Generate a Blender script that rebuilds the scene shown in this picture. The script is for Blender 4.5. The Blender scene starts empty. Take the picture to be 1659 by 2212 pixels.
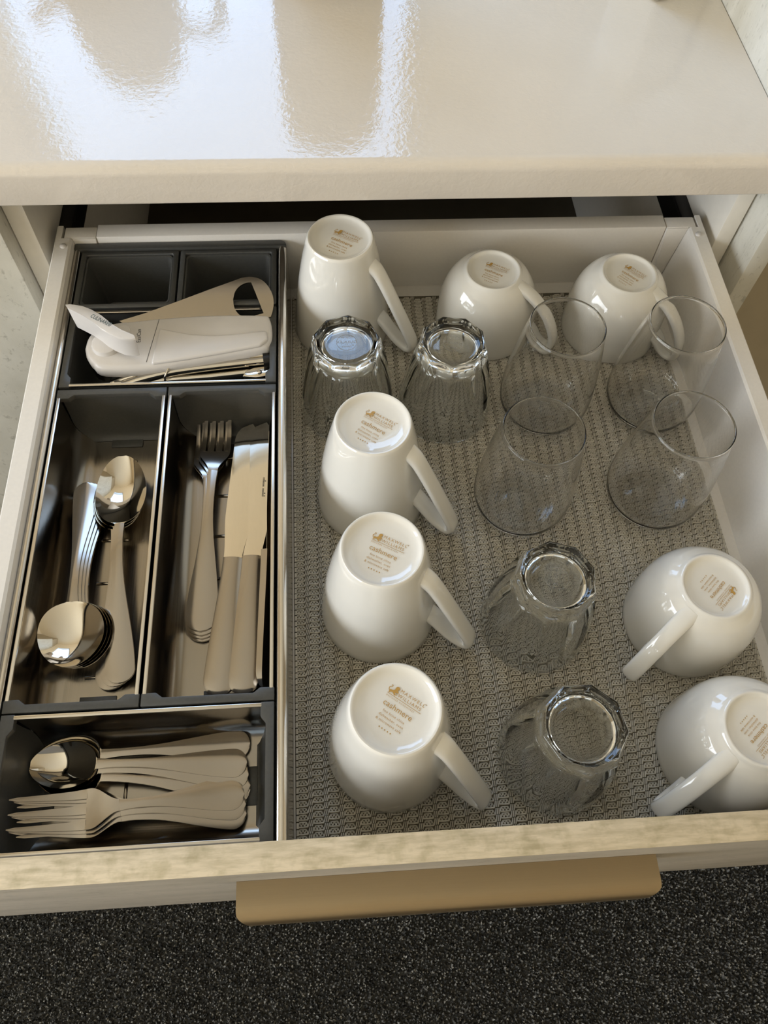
import bpy, bmesh, math, random
import numpy as np
from mathutils import Vector, Matrix, Euler

# ------------------------------------------------------------------ camera, world, light
scene = bpy.context.scene
COL = scene.collection
K = 0.001                                    # modelling in millimetres
CAM_ROT = (0.501910976, -0.0323181800, -0.0621205118)
CAM_POS = (234.0574, -21.9291, 542.0245)
FPX = 1674.27
IMG_W, IMG_H = 1659.0, 2212.0

cam_data = bpy.data.cameras.new('camera')
cam_data.sensor_fit = 'VERTICAL'
cam_data.sensor_height = 36.0
cam_data.lens = 36.0 * FPX / IMG_H
cam_data.clip_start = 0.01
cam = bpy.data.objects.new('camera', cam_data)
cam.location = [c * K for c in CAM_POS]
cam.rotation_euler = CAM_ROT
COL.objects.link(cam)
scene.camera = cam

world = bpy.data.worlds.new('daylight')
scene.world = world
world.use_nodes = True
bg = world.node_tree.nodes['Background']
bg.inputs[0].default_value = (0.70, 0.82, 1.0, 1)
bg.inputs[1].default_value = 1.0

scene.view_settings.view_transform = 'Standard'
scene.view_settings.look = 'None'
scene.view_settings.exposure = -0.24
scene.view_settings.gamma = 1.0
scene.view_settings.use_curve_mapping = False
scene.cycles.transparent_max_bounces = 16
scene.cycles.max_bounces = 24
scene.cycles.transmission_bounces = 24
scene.cycles.diffuse_bounces = 5
scene.cycles.glossy_bounces = 6
scene.cycles.sample_clamp_indirect = 0.0

# window openings (metres): back window behind the worktop, side window left of the cabinets
WB = dict(x0=-0.240, x1=0.394, z0=0.26, z1=1.18, y=1.080)
WL = dict(y0=-2.05, y1=0.40, z0=0.10, z1=1.15, x=-1.75)
FLOOR_Z, CEIL_Z = -0.730, 1.75
ROOM = dict(x0=-1.75, x1=1.70, y0=-2.3, y1=1.080)


def area_light(name, loc, rot, sx, sy, watts, color):
    l = bpy.data.lights.new(name, 'AREA')
    l.shape = 'RECTANGLE'
    l.size, l.size_y = sx, sy
    l.energy = watts
    l.color = color
    o = bpy.data.objects.new(name, l)
    o.location = loc
    o.rotation_euler = rot
    COL.objects.link(o)
    return o


area_light('daylight_back_window', ((WB['x0'] + WB['x1']) / 2, WB['y'] + 0.16, (WB['z0'] + WB['z1']) / 2),
           (-math.pi / 2, 0, 0), WB['x1'] - WB['x0'], WB['z1'] - WB['z0'], 11.5, (0.40, 0.62, 1.0))
area_light('daylight_side_window', (WL['x'] - 0.16, (WL['y0'] + WL['y1']) / 2, (WL['z0'] + WL['z1']) / 2),
           (0, -math.pi / 2, 0), WL['z1'] - WL['z0'], WL['y1'] - WL['y0'], 92.0, (0.90, 0.95, 1.0))

# ------------------------------------------------------------------ pixel -> place helper
_R = np.array(Euler(CAM_ROT).to_matrix())
_C = np.array(CAM_POS)


def ray(u, v):
    return _R @ np.array([(u - IMG_W / 2) / FPX, -(v - IMG_H / 2) / FPX, -1.0])


def at(u, v, z):
    """point on the horizontal plane z (mm) seen at photo pixel u, v"""
    d = ray(u, v)
    return _C + d * ((z - _C[2]) / d[2])


# ------------------------------------------------------------------ materials
def new_mat(name):
    m = bpy.data.materials.new(name)
    m.use_nodes = True
    return m, m.node_tree, m.node_tree.nodes['Principled BSDF']


def srgb(r, g, b):
    f = lambda c: (c / 255 / 12.92) if c / 255 <= 0.04045 else ((c / 255 + 0.055) / 1.055) ** 2.4
    return (f(r), f(g), f(b), 1)


def coords(nt, scale=(1, 1, 1), rot=(0, 0, 0), kind='Object'):
    tc = nt.nodes.new('ShaderNodeTexCoord')
    mp = nt.nodes.new('ShaderNodeMapping')
    mp.inputs['Scale'].default_value = scale
    mp.inputs['Rotation'].default_value = rot
    nt.links.new(tc.outputs[kind], mp.inputs['Vector'])
    return mp.outputs['Vector']


def noise(nt, vec, scale, detail=3, rough=0.5, dist=0):
    n = nt.nodes.new('ShaderNodeTexNoise')
    n.inputs['Scale'].default_value = scale
    n.inputs['Detail'].default_value = detail
    n.inputs['Roughness'].default_value = rough
    n.inputs['Distortion'].default_value = dist
    nt.links.new(vec, n.inputs['Vector'])
    return n.outputs['Fac']


def ramp(nt, fac, stops):
    r = nt.nodes.new('ShaderNodeValToRGB')
    els = r.color_ramp.elements
    while len(els) < len(stops):
        els.new(0.5)
    for e, (p, c) in zip(els, stops):
        e.position = p
        e.color = c
    nt.links.new(fac, r.inputs['Fac'])
    return r.outputs['Color']


def bump(nt, bsdf, height, strength, dist=0.001):
    b = nt.nodes.new('ShaderNodeBump')
    b.inputs['Strength'].default_value = strength
    b.inputs['Distance'].default_value = dist
    nt.links.new(height, b.inputs['Height'])
    nt.links.new(b.outputs['Normal'], bsdf.inputs['Normal'])


def mixc(nt, a, b, fac, mode='MIX'):
    m = nt.nodes.new('ShaderNodeMix')
    m.data_type = 'RGBA'
    m.blend_type = mode
    if isinstance(fac, (int, float)):
        m.inputs['Factor'].default_value = fac
    else:
        nt.links.new(fac, m.inputs['Factor'])
    for s, v in ((6, a), (7, b)):
        if isinstance(v, tuple):
            m.inputs[s].default_value = v
        else:
            nt.links.new(v, m.inputs[s])
    return m.outputs[2]


def simple(name, col, rough=0.5, metal=0.0, spec=0.5, coat=0.0, nscale=0, namt=0.06, bumps=0):
    m, nt, b = new_mat(name)
    b.inputs['Base Color'].default_value = col
    b.inputs['Roughness'].default_value = rough
    b.inputs['Metallic'].default_value = metal
    b.inputs['Specular IOR Level'].default_value = spec
    b.inputs['Coat Weight'].default_value = coat
    b.inputs['Coat Roughness'].default_value = 0.03
    if nscale:
        n = noise(nt, coords(nt), nscale, 4)
        lo = tuple(max(0, c * (1 - namt)) for c in col[:3]) + (1,)
        hi = tuple(min(1, c * (1 + namt)) for c in col[:3]) + (1,)
        nt.links.new(ramp(nt, n, [(0.3, lo), (0.7, hi)]), b.inputs['Base Color'])
        if bumps:
            bump(nt, b, n, bumps)
    return m


M = {}
M['china'] = simple('glazed_china', (0.72, 0.70, 0.645, 1), 0.07, 0, 0.5, 0.5, 30, 0.012)
M['white_metal'] = simple('white_powder_coat', (0.75, 0.715, 0.66, 1), 0.18, 0, 0.6, 0, 400, 0.02, 0.03)
M['white_plastic'] = simple('white_plastic', (0.62, 0.59, 0.56, 1), 0.30, 0, 0.45, 0, 60, 0.02)
M['dark_plastic'] = simple('charcoal_plastic', (0.060, 0.060, 0.056, 1), 0.38, 0, 0.45, 0, 500, 0.08, 0.05)
M['black_metal'] = simple('black_metal', (0.03, 0.028, 0.026, 1), 0.35, 0.6, 0.5, 0, 80, 0.1)
M['carcass'] = simple('white_carcass_board', (0.74, 0.70, 0.62, 1), 0.42, 0, 0.4, 0, 120, 0.02)
M['wall'] = simple('painted_plaster', (0.86, 0.75, 0.57, 1), 0.85, 0, 0.2, 0, 40, 0.03, 0.05)
M['wall_shaded'] = simple('shaded_plaster', (0.40, 0.34, 0.24, 1), 0.85, 0, 0.2, 0, 40, 0.03, 0.03)  # darker wall tone, the shade on the stub is put into the colour
M['ceiling'] = simple('ceiling_paint', (0.93, 0.84, 0.66, 1), 0.9, 0, 0.2, 0, 30, 0.02)
M['frame'] = simple('window_frame_paint', (0.75, 0.74, 0.70, 1), 0.4, 0, 0.4, 0, 60, 0.02)
M['gold'] = simple('gold_brown_print', srgb(178, 140, 72), 0.45, 0.0, 0.4, 0, 60, 0.05)
M['teal_print'] = simple('dark_teal_print', srgb(38, 74, 76), 0.5, 0, 0.3, 0, 60, 0.05)
M['black_print'] = simple('black_print', (0.02, 0.02, 0.02, 1), 0.5, 0, 0.3, 0, 60, 0.05)
M['taupe_ceramic'] = simple('taupe_ceramic', (0.30, 0.25, 0.19, 1), 0.35, 0, 0.5, 0, 50, 0.05)
M['cream_ceramic'] = simple('cream_ceramic', (0.72, 0.68, 0.56, 1), 0.35, 0, 0.5, 0, 50, 0.05)
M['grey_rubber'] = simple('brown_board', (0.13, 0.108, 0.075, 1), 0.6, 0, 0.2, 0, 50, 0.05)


def steel(name, col, rough, aniso_axis=None, amount=0.1):
    m, nt, b = new_mat(name)
    b.inputs['Base Color'].default_value = col
    b.inputs['Metallic'].default_value = 1.0
    b.inputs['Roughness'].default_value = rough
    sc = {'x': (3, 260, 260), 'y': (260, 3, 260), None: (4, 4, 4)}[aniso_axis]
    n = noise(nt, coords(nt, sc), 6.0, 2)
    r = nt.nodes.new('ShaderNodeMapRange')
    r.inputs['To Min'].default_value = max(0.0, rough - amount * rough)
    r.inputs['To Max'].default_value = rough + amount * rough * 2
    nt.links.new(n, r.inputs['Value'])
    nt.links.new(r.outputs['Result'], b.inputs['Roughness'])
    return m


M['mirror_steel'] = steel('polished_stainless', (0.66, 0.62, 0.55, 1), 0.045, None, 0.2)
M['satin_steel'] = steel('satin_stainless', (0.37, 0.335, 0.29, 1), 0.17, 'y', 0.10)
M['tray_steel_y'] = steel('brushed_stainless_lengthwise', (0.30, 0.272, 0.23, 1), 0.17, 'y', 0.3)
M['tray_steel_x'] = steel('brushed_stainless_crosswise', (0.30, 0.272, 0.23, 1), 0.17, 'x', 0.3)
M['rail_steel'] = steel('rail_stainless', (0.60, 0.57, 0.52, 1), 0.16, 'y', 0.3)
M['bronze'] = steel('brushed_bronze', (0.34, 0.265, 0.165, 1), 0.36, 'x', 0.3)


def m_glass(name, col, ior=1.5):
    m, nt, b = new_mat(name)
    nt.nodes.remove(b)
    g = nt.nodes.new('ShaderNodeBsdfGlass')
    g.inputs['Color'].default_value = col
    g.inputs['Roughness'].default_value = 0.0
    g.inputs['IOR'].default_value = ior
    nt.links.new(g.outputs[0], nt.nodes['Material Output'].inputs['Surface'])
    return m


M['thick_glass'] = m_glass('pressed_glass', (0.985, 0.99, 0.985, 1))


def schlick(nt, f0):
    lw = nt.nodes.new('ShaderNodeLayerWeight')
    lw.inputs['Blend'].default_value = 0.5
    pw = nt.nodes.new('ShaderNodeMath')
    pw.operation = 'POWER'
    nt.links.new(lw.outputs['Facing'], pw.inputs[0])
    pw.inputs[1].default_value = 5.0
    ma = nt.nodes.new('ShaderNodeMath')
    ma.operation = 'MULTIPLY_ADD'
    nt.links.new(pw.outputs[0], ma.inputs[0])
    ma.inputs[1].default_value = 1.0 - f0
    ma.inputs[2].default_value = f0
    return ma.outputs[0]


def m_thin(name, tint, f0):
    """thin clear glass: light goes straight through, the surface mirrors by angle"""
    m, nt, b = new_mat(name)
    nt.nodes.remove(b)
    tr = nt.nodes.new('ShaderNodeBsdfTransparent')
    tr.inputs['Color'].default_value = tint
    gl = nt.nodes.new('ShaderNodeBsdfGlossy')
    gl.inputs['Roughness'].default_value = 0.0
    mx = nt.nodes.new('ShaderNodeMixShader')
    nt.links.new(schlick(nt, f0), mx.inputs[0])
    nt.links.new(tr.outputs[0], mx.inputs[1])
    nt.links.new(gl.outputs[0], mx.inputs[2])
    nt.links.new(mx.outputs[0], nt.nodes['Material Output'].inputs['Surface'])
    return m


M['thin_glass'] = m_glass('blown_glass', (0.998, 0.998, 0.996, 1), 1.38)
M['wall_glass'] = m_glass('pressed_glass_wall', (0.985, 0.99, 0.985, 1), 1.5)
M['pane'] = m_thin('window_glass', (0.99, 0.99, 0.99, 1), 0.03)



def m_laminate(name, base, dark, rot=(0, 0, 0), stretch=(1, 1, 1), rough=0.55):
    m, nt, b = new_mat(name)
    v = coords(nt, stretch, rot)
    n1 = noise(nt, v, 14, 5, 0.6)
    n2 = noise(nt, v, 160, 4, 0.7)
    c = ramp(nt, n1, [(0.3, dark), (0.62, base)])
    spots = ramp(nt, n2, [(0.30, (0.55, 0.54, 0.52, 1)), (0.42, (1, 1, 1, 1))])
    nt.links.new(mixc(nt, c, spots, 0.75, 'MULTIPLY'), b.inputs['Base Color'])
    b.inputs['Roughness'].default_value = rough
    bump(nt, b, n2, 0.25, 0.0006)
    return m


M['laminate_front'] = m_laminate('stone_look_laminate', (0.40, 0.36, 0.30, 1), (0.31, 0.28, 0.23, 1), stretch=(0.6, 1, 1.6))
M['laminate_panel'] = m_laminate('stone_look_panel', (0.62, 0.60, 0.53, 1), (0.50, 0.48, 0.41, 1), stretch=(1, 2.2, 0.7))


def m_edge():  # the front's laminate, lightened to paint in the light on its top
    m, nt, b = new_mat('lit_edge_laminate')
    v = coords(nt, (1, 6, 6))
    n1 = noise(nt, v, 60, 4, 0.6)
    n2 = noise(nt, coords(nt, (1, 1, 1)), 90, 3, 0.6)
    c = ramp(nt, n1, [(0.35, (0.50, 0.42, 0.28, 1)), (0.62, (0.66, 0.56, 0.40, 1))])
    g = ramp(nt, n2, [(0.34, (0.72, 0.72, 0.64, 1)), (0.5, (1, 1, 1, 1))])
    nt.links.new(mixc(nt, c, g, 0.7, 'MULTIPLY'), b.inputs['Base Color'])
    b.inputs['Roughness'].default_value = 0.5
    bump(nt, b, n1, 0.15, 0.0004)
    return m


M['laminate_lit_edge'] = m_edge()


def m_worktop():
    m, nt, b = new_mat('gloss_worktop')
    v = coords(nt)
    n = noise(nt, v, 6, 3)
    nt.links.new(ramp(nt, n, [(0.3, (0.64, 0.58, 0.50, 1)), (0.7, (0.69, 0.63, 0.55, 1))]), b.inputs['Base Color'])
    b.inputs['Roughness'].default_value = 0.05
    b.inputs['Specular IOR Level'].default_value = 0.6
    b.inputs['Coat Weight'].default_value = 0.0
    b.inputs['Coat Roughness'].default_value = 0.03
    n2 = noise(nt, coords(nt, (1, 1, 1)), 190, 3, 0.55, 0.4)
    n3 = noise(nt, coords(nt, (1, 1, 1)), 9, 2)
    s = nt.nodes.new('ShaderNodeMath')
    s.operation = 'MULTIPLY_ADD'
    nt.links.new(n3, s.inputs[0])
    s.inputs[1].default_value = 1.5
    nt.links.new(n2, s.inputs[2])
    bmp = nt.nodes.new('ShaderNodeBump')
    bmp.inputs['Strength'].default_value = 0.18
    bmp.inputs['Distance'].default_value = 0.0012
    nt.links.new(s.outputs[0], bmp.inputs['Height'])
    nt.links.new(bmp.outputs['Normal'], b.inputs['Normal'])
    nt.links.new(bmp.outputs['Normal'], b.inputs['Coat Normal'])
    return m


M['worktop'] = m_worktop()


def m_island(name, dark, light, rough=0.95):
    m, nt, b = new_mat(name)
    g = nt.nodes.new('ShaderNodeNewGeometry')
    nt.links.new(ramp(nt, g.outputs['Random Per Island'], [(0.15, dark), (0.75, light), (1.0, tuple(min(1, c * 2.4) for c in light[:3]) + (1,))]), b.inputs['Base Color'])
    b.inputs['Roughness'].default_value = rough
    b.inputs['Specular IOR Level'].default_value = 0.1
    return m


M['carpet'] = simple('carpet_backing', (0.045, 0.044, 0.040, 1), 0.95, 0, 0.1, 0, 600, 0.5, 0.4)
M['carpet_pile'] = m_island('carpet_pile', (0.030, 0.030, 0.028, 1), (0.115, 0.113, 0.104, 1))
M['mat_base'] = simple('mat_base', (0.13, 0.114, 0.085, 1), 0.95, 0, 0.1, 0, 900, 0.25, 0.2)
M['mat_cord'] = m_island('mat_cord', (0.50, 0.465, 0.39, 1), (0.58, 0.54, 0.46, 1), 0.8)
M['mat_cord'].node_tree.nodes['Color Ramp'].color_ramp.elements[2].color = (0.63, 0.59, 0.51, 1)


# ------------------------------------------------------------------ mesh helpers
def finish(name, bm, mat, parent=None, smooth=35, bevel=0, seg=2, loc=None):
    if bevel:
        es = [e for e in bm.edges if len(e.link_faces) == 2 and e.calc_face_angle(0) > math.radians(30)]
        bmesh.ops.bevel(bm, geom=es, offset=bevel, offset_type='OFFSET', segments=seg, profile=0.5,
                        affect='EDGES', clamp_overlap=True)
    bmesh.ops.recalc_face_normals(bm, faces=bm.faces[:])
    if loc is not None:
        bmesh.ops.translate(bm, vec=Vector([-c for c in loc]), verts=bm.verts[:])
    bmesh.ops.scale(bm, vec=(K, K, K), verts=bm.verts[:])
    me = bpy.data.meshes.new(name)
    bm.to_mesh(me)
    bm.free()
    if smooth:
        me.shade_smooth()
        me.set_sharp_from_angle(angle=math.radians(smooth))
    if mat:
        me.materials.append(M[mat])
    o = bpy.data.objects.new(name, me)
    COL.objects.link(o)
    if loc is not None:
        o.location = [c * K for c in loc]
    if parent:
        o.parent = parent
    return o


class MB:
    """collects vertices (mm) and faces; fn maps local points to where they stand"""

    def __init__(self, fn=None):
        self.v, self.f, self.fn = [], [], fn

    def add(self, pts):
        i = len(self.v)
        self.v += [tuple(self.fn(*p)) if self.fn else tuple(p) for p in pts]
        return i

    def box(self, x0, x1, y0, y1, z0, z1):
        i = self.add([(x, y, z) for z in (z0, z1) for x, y in ((x0, y0), (x1, y0), (x1, y1), (x0, y1))])
        self.f += [tuple(i + k for k in q) for q in
                   ((3, 2, 1, 0), (4, 5, 6, 7), (0, 1, 5, 4), (1, 2, 6, 5), (2, 3, 7, 6), (3, 0, 4, 7))]
        return self

    def prism(self, poly, place, a, b):
        """poly 2-D outline; place(p, t) -> 3-D point, t = a or b"""
        n = len(poly)
        i = self.add([place(p, a) for p in poly] + [place(p, b) for p in poly])
        self.f.append(tuple(i + k for k in reversed(range(n))))
        self.f.append(tuple(i + n + k for k in range(n)))
        for k in range(n):
            self.f.append((i + k, i + (k + 1) % n, i + n + (k + 1) % n, i + n + k))
        return self

    def rings(self, rings, closed=True, cap0=True, cap1=True):
        n = len(rings[0])
        i = self.add([p for r in rings for p in r])
        for a in range(len(rings) - 1):
            for k in range(n if closed else n - 1):
                k2 = (k + 1) % n
                self.f.append((i + a * n + k, i + a * n + k2, i + (a + 1) * n + k2, i + (a + 1) * n + k))
        if cap0:
            self.f.append(tuple(i + k for k in reversed(range(n))))
        if cap1:
            self.f.append(tuple(i + (len(rings) - 1) * n + k for k in range(n)))
        return self

    def lathe(self, prof, n=64, c=(0, 0), cap0=False, cap1=False):
        rs = []
        for r, z in prof:
            rs.append([(c[0] + r * math.cos(2 * math.pi * k / n), c[1] + r * math.sin(2 * math.pi * k / n), z) for k in range(n)])
        return self.rings(rs, True, cap0, cap1)

    def tube(self, path, w, h, n=14, side=None, power=2.0):
        """oval tube along path; w along side vector, h along the other"""
        P = [Vector(p) for p in path]
        rs = []
        for k, p in enumerate(P):
            t = (P[min(k + 1, len(P) - 1)] - P[max(k - 1, 0)]).normalized()
            s = Vector(side) if side else Vector((0, 0, 1)).cross(t)
            if s.length < 1e-6:
                s = Vector((1, 0, 0))
            s = (s - t * s.dot(t)).normalized()
            u = t.cross(s).normalized()
            ww = w[k] if isinstance(w, (list, tuple)) else w
            hh = h[k] if isinstance(h, (list, tuple)) else h
            ring = []
            for j in range(n):
                a = 2 * math.pi * j / n
                ca, sa = math.cos(a), math.sin(a)
                e = 2.0 / power
                ring.append(p + s * (ww * math.copysign(abs(ca) ** e, ca)) + u * (hh * math.copysign(abs(sa) ** e, sa)))
            rs.append([tuple(q) for q in ring])
        return self.rings(rs)

    def strip(self, st, nu=9):
        """st rows (y, half width, z centre, edge lift, thickness): a lofted metal sheet along y"""
        top, bot = [], []
        for y, w, z, c, t in st:
            us = [-1 + 2 * k / (nu - 1) for k in range(nu)]
            top.append([(u * w, y, z + c * u * u) for u in us])
            bot.append([(u * w, y, z + c * u * u - t) for u in us])
        rows = [tp + list(reversed(bt)) for tp, bt in zip(top, bot)]
        return self.rings(rows)

    def build(self, name, mat, parent=None, smooth=35, bevel=0, seg=2, loc=None):
        bm = bmesh.new()
        vs = [bm.verts.new(p) for p in self.v]
        for f in self.f:
            try:
                bm.faces.new([vs[k] for k in f])
            except ValueError:
                pass
        bmesh.ops.remove_doubles(bm, verts=bm.verts[:], dist=1e-4)
        return finish(name, bm, mat, parent, smooth, bevel, seg, loc)


def tag(o, label=None, cat=None, group=None, kind=None):
    if label:
        o['label'] = label
    if cat:
        o['category'] = cat
    if group:
        o['group'] = group
    if kind:
        o['kind'] = kind
    return o


def empty(name, loc=(0, 0, 0), rz=0.0):
    o = bpy.data.objects.new(name, None)
    o.empty_display_size = 0.02
    o.location = [c * K for c in loc]
    o.rotation_euler = (0, 0, rz)
    COL.objects.link(o)
    return o


def copy_tree(o, parent=None):
    c = o.copy()
    COL.objects.link(c)
    if parent:
        c.parent = parent
    for ch in [x for x in bpy.data.objects if x.parent == o]:
        copy_tree(ch, c)
    return c


def box_obj(name, mat, parent, *b, bevel=0.6, seg=2):
    return MB().box(*b).build(name, mat, parent, 35, bevel, seg)


def arc(cx, cy, r, a0, a1, n):
    return [(cx + r * math.cos(math.radians(a0 + (a1 - a0) * k / n)), cy + r * math.sin(math.radians(a0 + (a1 - a0) * k / n)))
            for k in range(n + 1)]


def smoothpath(pts, n=6):
    """Catmull-Rom through pts"""
    P = [Vector(p) for p in pts]
    P = [P[0] * 2 - P[1]] + P + [P[-1] * 2 - P[-2]]
    out = []
    for i in range(1, len(P) - 2):
        for k in range(n):
            t = k / n
            a, b, c, d = P[i - 1], P[i], P[i + 1], P[i + 2]
            out.append(0.5 * ((2 * b) + (c - a) * t + (2 * a - 5 * b + 4 * c - d) * t * t + (3 * b - a - 3 * c + d) * t ** 3))
    out.append(P[-2])
    return out


# ------------------------------------------------------------------ lettering
def text_bm(lines, flip=False):
    """lines: (string, size mm, x mm, y mm, align, spacing) -> one flat bmesh, mm"""
    bm = bmesh.new()
    for s, size, x, y, al, sp in lines:
        cu = bpy.data.curves.new('lettering', 'FONT')
        cu.body = s
        cu.size = size
        cu.align_x = al
        cu.space_character = sp
        cu.resolution_u = 3
        to = bpy.data.objects.new('lettering', cu)
        COL.objects.link(to)
        dg = bpy.context.evaluated_depsgraph_get()
        me = bpy.data.meshes.new_from_object(to.evaluated_get(dg))
        me.transform(Matrix.Translation((x, y, 0)))
        bm.from_mesh(me)
        bpy.data.meshes.remove(me)
        bpy.data.objects.remove(to)
        bpy.data.curves.remove(cu)
    return bm


def poly_into(bm, pts, z=0.0):
    vs = [bm.verts.new((x, y, z)) for x, y in pts]
    try:
        f = bm.faces.new(vs)
        bmesh.ops.triangulate(bm, faces=[f])
    except ValueError:
        pass


def thicken(bm, h):
    r = bmesh.ops.extrude_face_region(bm, geom=bm.faces[:])
    bmesh.ops.translate(bm, vec=(0, 0, h), verts=[g for g in r['geom'] if isinstance(g, bmesh.types.BMVert)])
    return bm


# ================================================================== THE ROOM
def struct(o):
    o['kind'] = 'structure'
    return o


r0 = ROOM
mm = lambda v: v * 1000.0
X0, X1, Y0, Y1 = mm(r0['x0']), mm(r0['x1']), mm(r0['y0']), mm(r0['y1'])
FZ, CZ = mm(FLOOR_Z), mm(CEIL_Z)
struct(box_obj('floor', 'carpet', None, X0 - 100, X1 + 100, Y0 - 100, Y1 + 100, FZ - 40, FZ - 3, bevel=0))
struct(box_obj('ceiling', 'ceiling', None, X0 - 100, X1 + 100, Y0 - 100, Y1 + 100, CZ, CZ + 40, bevel=0))
wb = {k: mm(v) for k, v in WB.items()}
wl = {k: mm(v) for k, v in WL.items()}
m = MB()
m.box(X0 - 100, wb['x0'], Y1, Y1 + 100, FZ - 3, CZ)
m.box(wb['x1'], X1 + 100, Y1, Y1 + 100, FZ - 3, CZ)
m.box(wb['x0'], wb['x1'], Y1, Y1 + 100, FZ - 3, wb['z0'])
m.box(wb['x0'], wb['x1'], Y1, Y1 + 100, wb['z1'], CZ)
struct(m.build('wall_back', 'wall', None, 0))
m = MB()
m.box(X0 - 100, X0, Y0, wl['y0'], FZ - 3, CZ)
m.box(X0 - 100, X0, wl['y1'], Y1, FZ - 3, CZ)
m.box(X0 - 100, X0, wl['y0'], wl['y1'], FZ - 3, wl['z0'])
m.box(X0 - 100, X0, wl['y0'], wl['y1'], wl['z1'], CZ)
struct(m.build('wall_left', 'wall', None, 0))
struct(box_obj('wall_right', 'wall', None, X1, X1 + 100, Y0, Y1, FZ - 3, CZ, bevel=0))
struct(box_obj('wall_front', 'wall', None, X0, X1, Y0 - 100, Y0, FZ - 3, CZ, bevel=0))
# the wall stub that runs on to the right of the cabinet end panel
struct(box_obj('wall_side', 'wall_shaded', None, 615.5, X1 - 1, 545, Y1 - 1, FZ - 2.9, CZ - 1, bevel=0))


def window(name, fn, a0, a1, z0, z1, bars):
    e = struct(empty(name, (0, 0, 0)))
    fr = MB(fn)
    t = 34
    for q in ((a0, a0 + t, z0, z1), (a1 - t, a1, z0, z1), (a0 + t, a1 - t, z0, z0 + t), (a0 + t, a1 - t, z1 - t, z1)):
        fr.box(q[0], q[1], 20, 70, q[2], q[3])
    fr.build('window_frame', 'frame', e, 0)
    n = bars + 1
    for k in range(n):
        s0 = a0 + t + (a1 - a0 - 2 * t) * k / n
        s1 = a0 + t + (a1 - a0 - 2 * t) * (k + 1) / n
        if k:
            MB(fn).box(s0 - 12, s0 + 12, 24, 66, z0 + t, z1 - t).build('mullion', 'frame', e, 0)
        MB(fn).box(s0 + (12 if k else 0), s1 - (12 if k < n - 1 else 0), 43, 47, z0 + t, z1 - t).build('pane', 'pane', e, 0)
    return e


window('window_1', lambda a, d, z: (a, Y1 + d, z), wb['x0'], wb['x1'], wb['z0'], wb['z1'], 0)
window('window_2', lambda a, d, z: (X0 - d, a, z), wl['y0'], wl['y1'], wl['z0'], wl['z1'], 2)

# carpet pile, far too many tufts to count
rng = np.random.default_rng(4)
sp = 3.3
xs = np.arange(-560, 1250, sp)
ys = np.arange(-480, 500, sp)
gx, gy = np.meshgrid(xs, ys)
gx = gx.ravel() + rng.uniform(-1.4, 1.4, gx.size)
gy = gy.ravel() + rng.uniform(-1.4, 1.4, gy.size)
n = gx.size
hgt = rng.uniform(3.5, 8.0, n)
lx, ly = rng.uniform(-2.2, 2.2, n), rng.uniform(-2.2, 2.2, n)
rad = rng.uniform(1.0, 1.9, n)
ang = rng.uniform(0, 6.28, n)
V = np.zeros((n, 6, 3))
for k in range(3):
    a = ang + k * 2.0944
    V[:, k] = np.stack([gx + rad * np.cos(a), gy + rad * np.sin(a), np.full(n, FZ - 3.0)], 1)
    V[:, 3 + k] = np.stack([gx + lx + rad * 0.85 * np.cos(a + .5), gy + ly + rad * 0.85 * np.sin(a + .5), FZ - 3 + hgt * (0.8 + 0.2 * (k == 0))], 1)
T = np.array([[0, 1, 4], [0, 4, 3], [1, 2, 5], [1, 5, 4], [2, 0, 3], [2, 3, 5], [3, 4, 5]])
F = (np.arange(n)[:, None, None] * 6 + T[None]).reshape(-1, 3)
me = bpy.data.meshes.new('carpet_pile')
me.from_pydata((V.reshape(-1, 3) * K).tolist(), [], F.tolist())
me.materials.append(M['carpet_pile'])
o = bpy.data.objects.new('carpet_pile', me)
COL.objects.link(o)
tag(o, 'dark charcoal flecked carpet pile on the floor under the drawer', 'carpet', kind='stuff')

# ================================================================== CABINETS AND WORKTOP
WT_TOP, WT_BOT, WT_Y = 160.5, 127.0, 482.0
prof = [(Y1 - 2, WT_BOT), (Y1 - 2, WT_TOP)] + [(WT_Y + 9 + x, WT_TOP - 9 + y) for x, y in arc(0, 0, 9, 90, 180, 8)] + \
       [(WT_Y + 2 + x, WT_BOT + 2 + y) for x, y in arc(0, 0, 2, 180, 270, 3)]
m = MB().prism(prof, lambda p, t: (t, p[0], p[1]), X0 + 4, 596.5)
tag(m.build('worktop', 'worktop', None, 40), 'glossy cream kitchen worktop with a rounded front edge above the open drawer', 'worktop')

cab = empty('base_cabinet', (286, 780, FZ))
tag(cab, 'white carcass of the base cabinet that the open drawer pulls out of', 'cabinet')
px = lambda o, p: (setattr(o, 'parent', p), setattr(o, 'matrix_parent_inverse', Matrix.Translation([-c for c in p.location])), o)[2]


def part_box(name, mat, root, *b, bevel=0.5):
    o = box_obj(name, mat, None, *b, bevel=bevel)
    return px(o, root)


part_box('side_panel', 'carcass', cab, -24.5, -8.2, 505, 1060, FZ - 2.9, 126.9)
part_box('side_panel', 'carcass', cab, 580, 595, 505, 1060, FZ - 2.9, 126.9)
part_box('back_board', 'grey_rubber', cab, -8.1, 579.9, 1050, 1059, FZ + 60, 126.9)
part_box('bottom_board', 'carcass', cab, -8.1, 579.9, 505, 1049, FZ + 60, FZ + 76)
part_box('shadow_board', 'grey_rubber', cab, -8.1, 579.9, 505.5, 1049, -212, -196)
for s, xa in ((1, -8.1), (-1, 579.9)):
    m = MB()
    m.box(*sorted((xa, xa + s * 7)), 508, 1040, 8, 40)
    m.box(*sorted((xa, xa + s * 12)), 540, 1040, 40, 44)
    px(m.build('runner', 'black_metal', None, 35, 0.6), cab)
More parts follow.
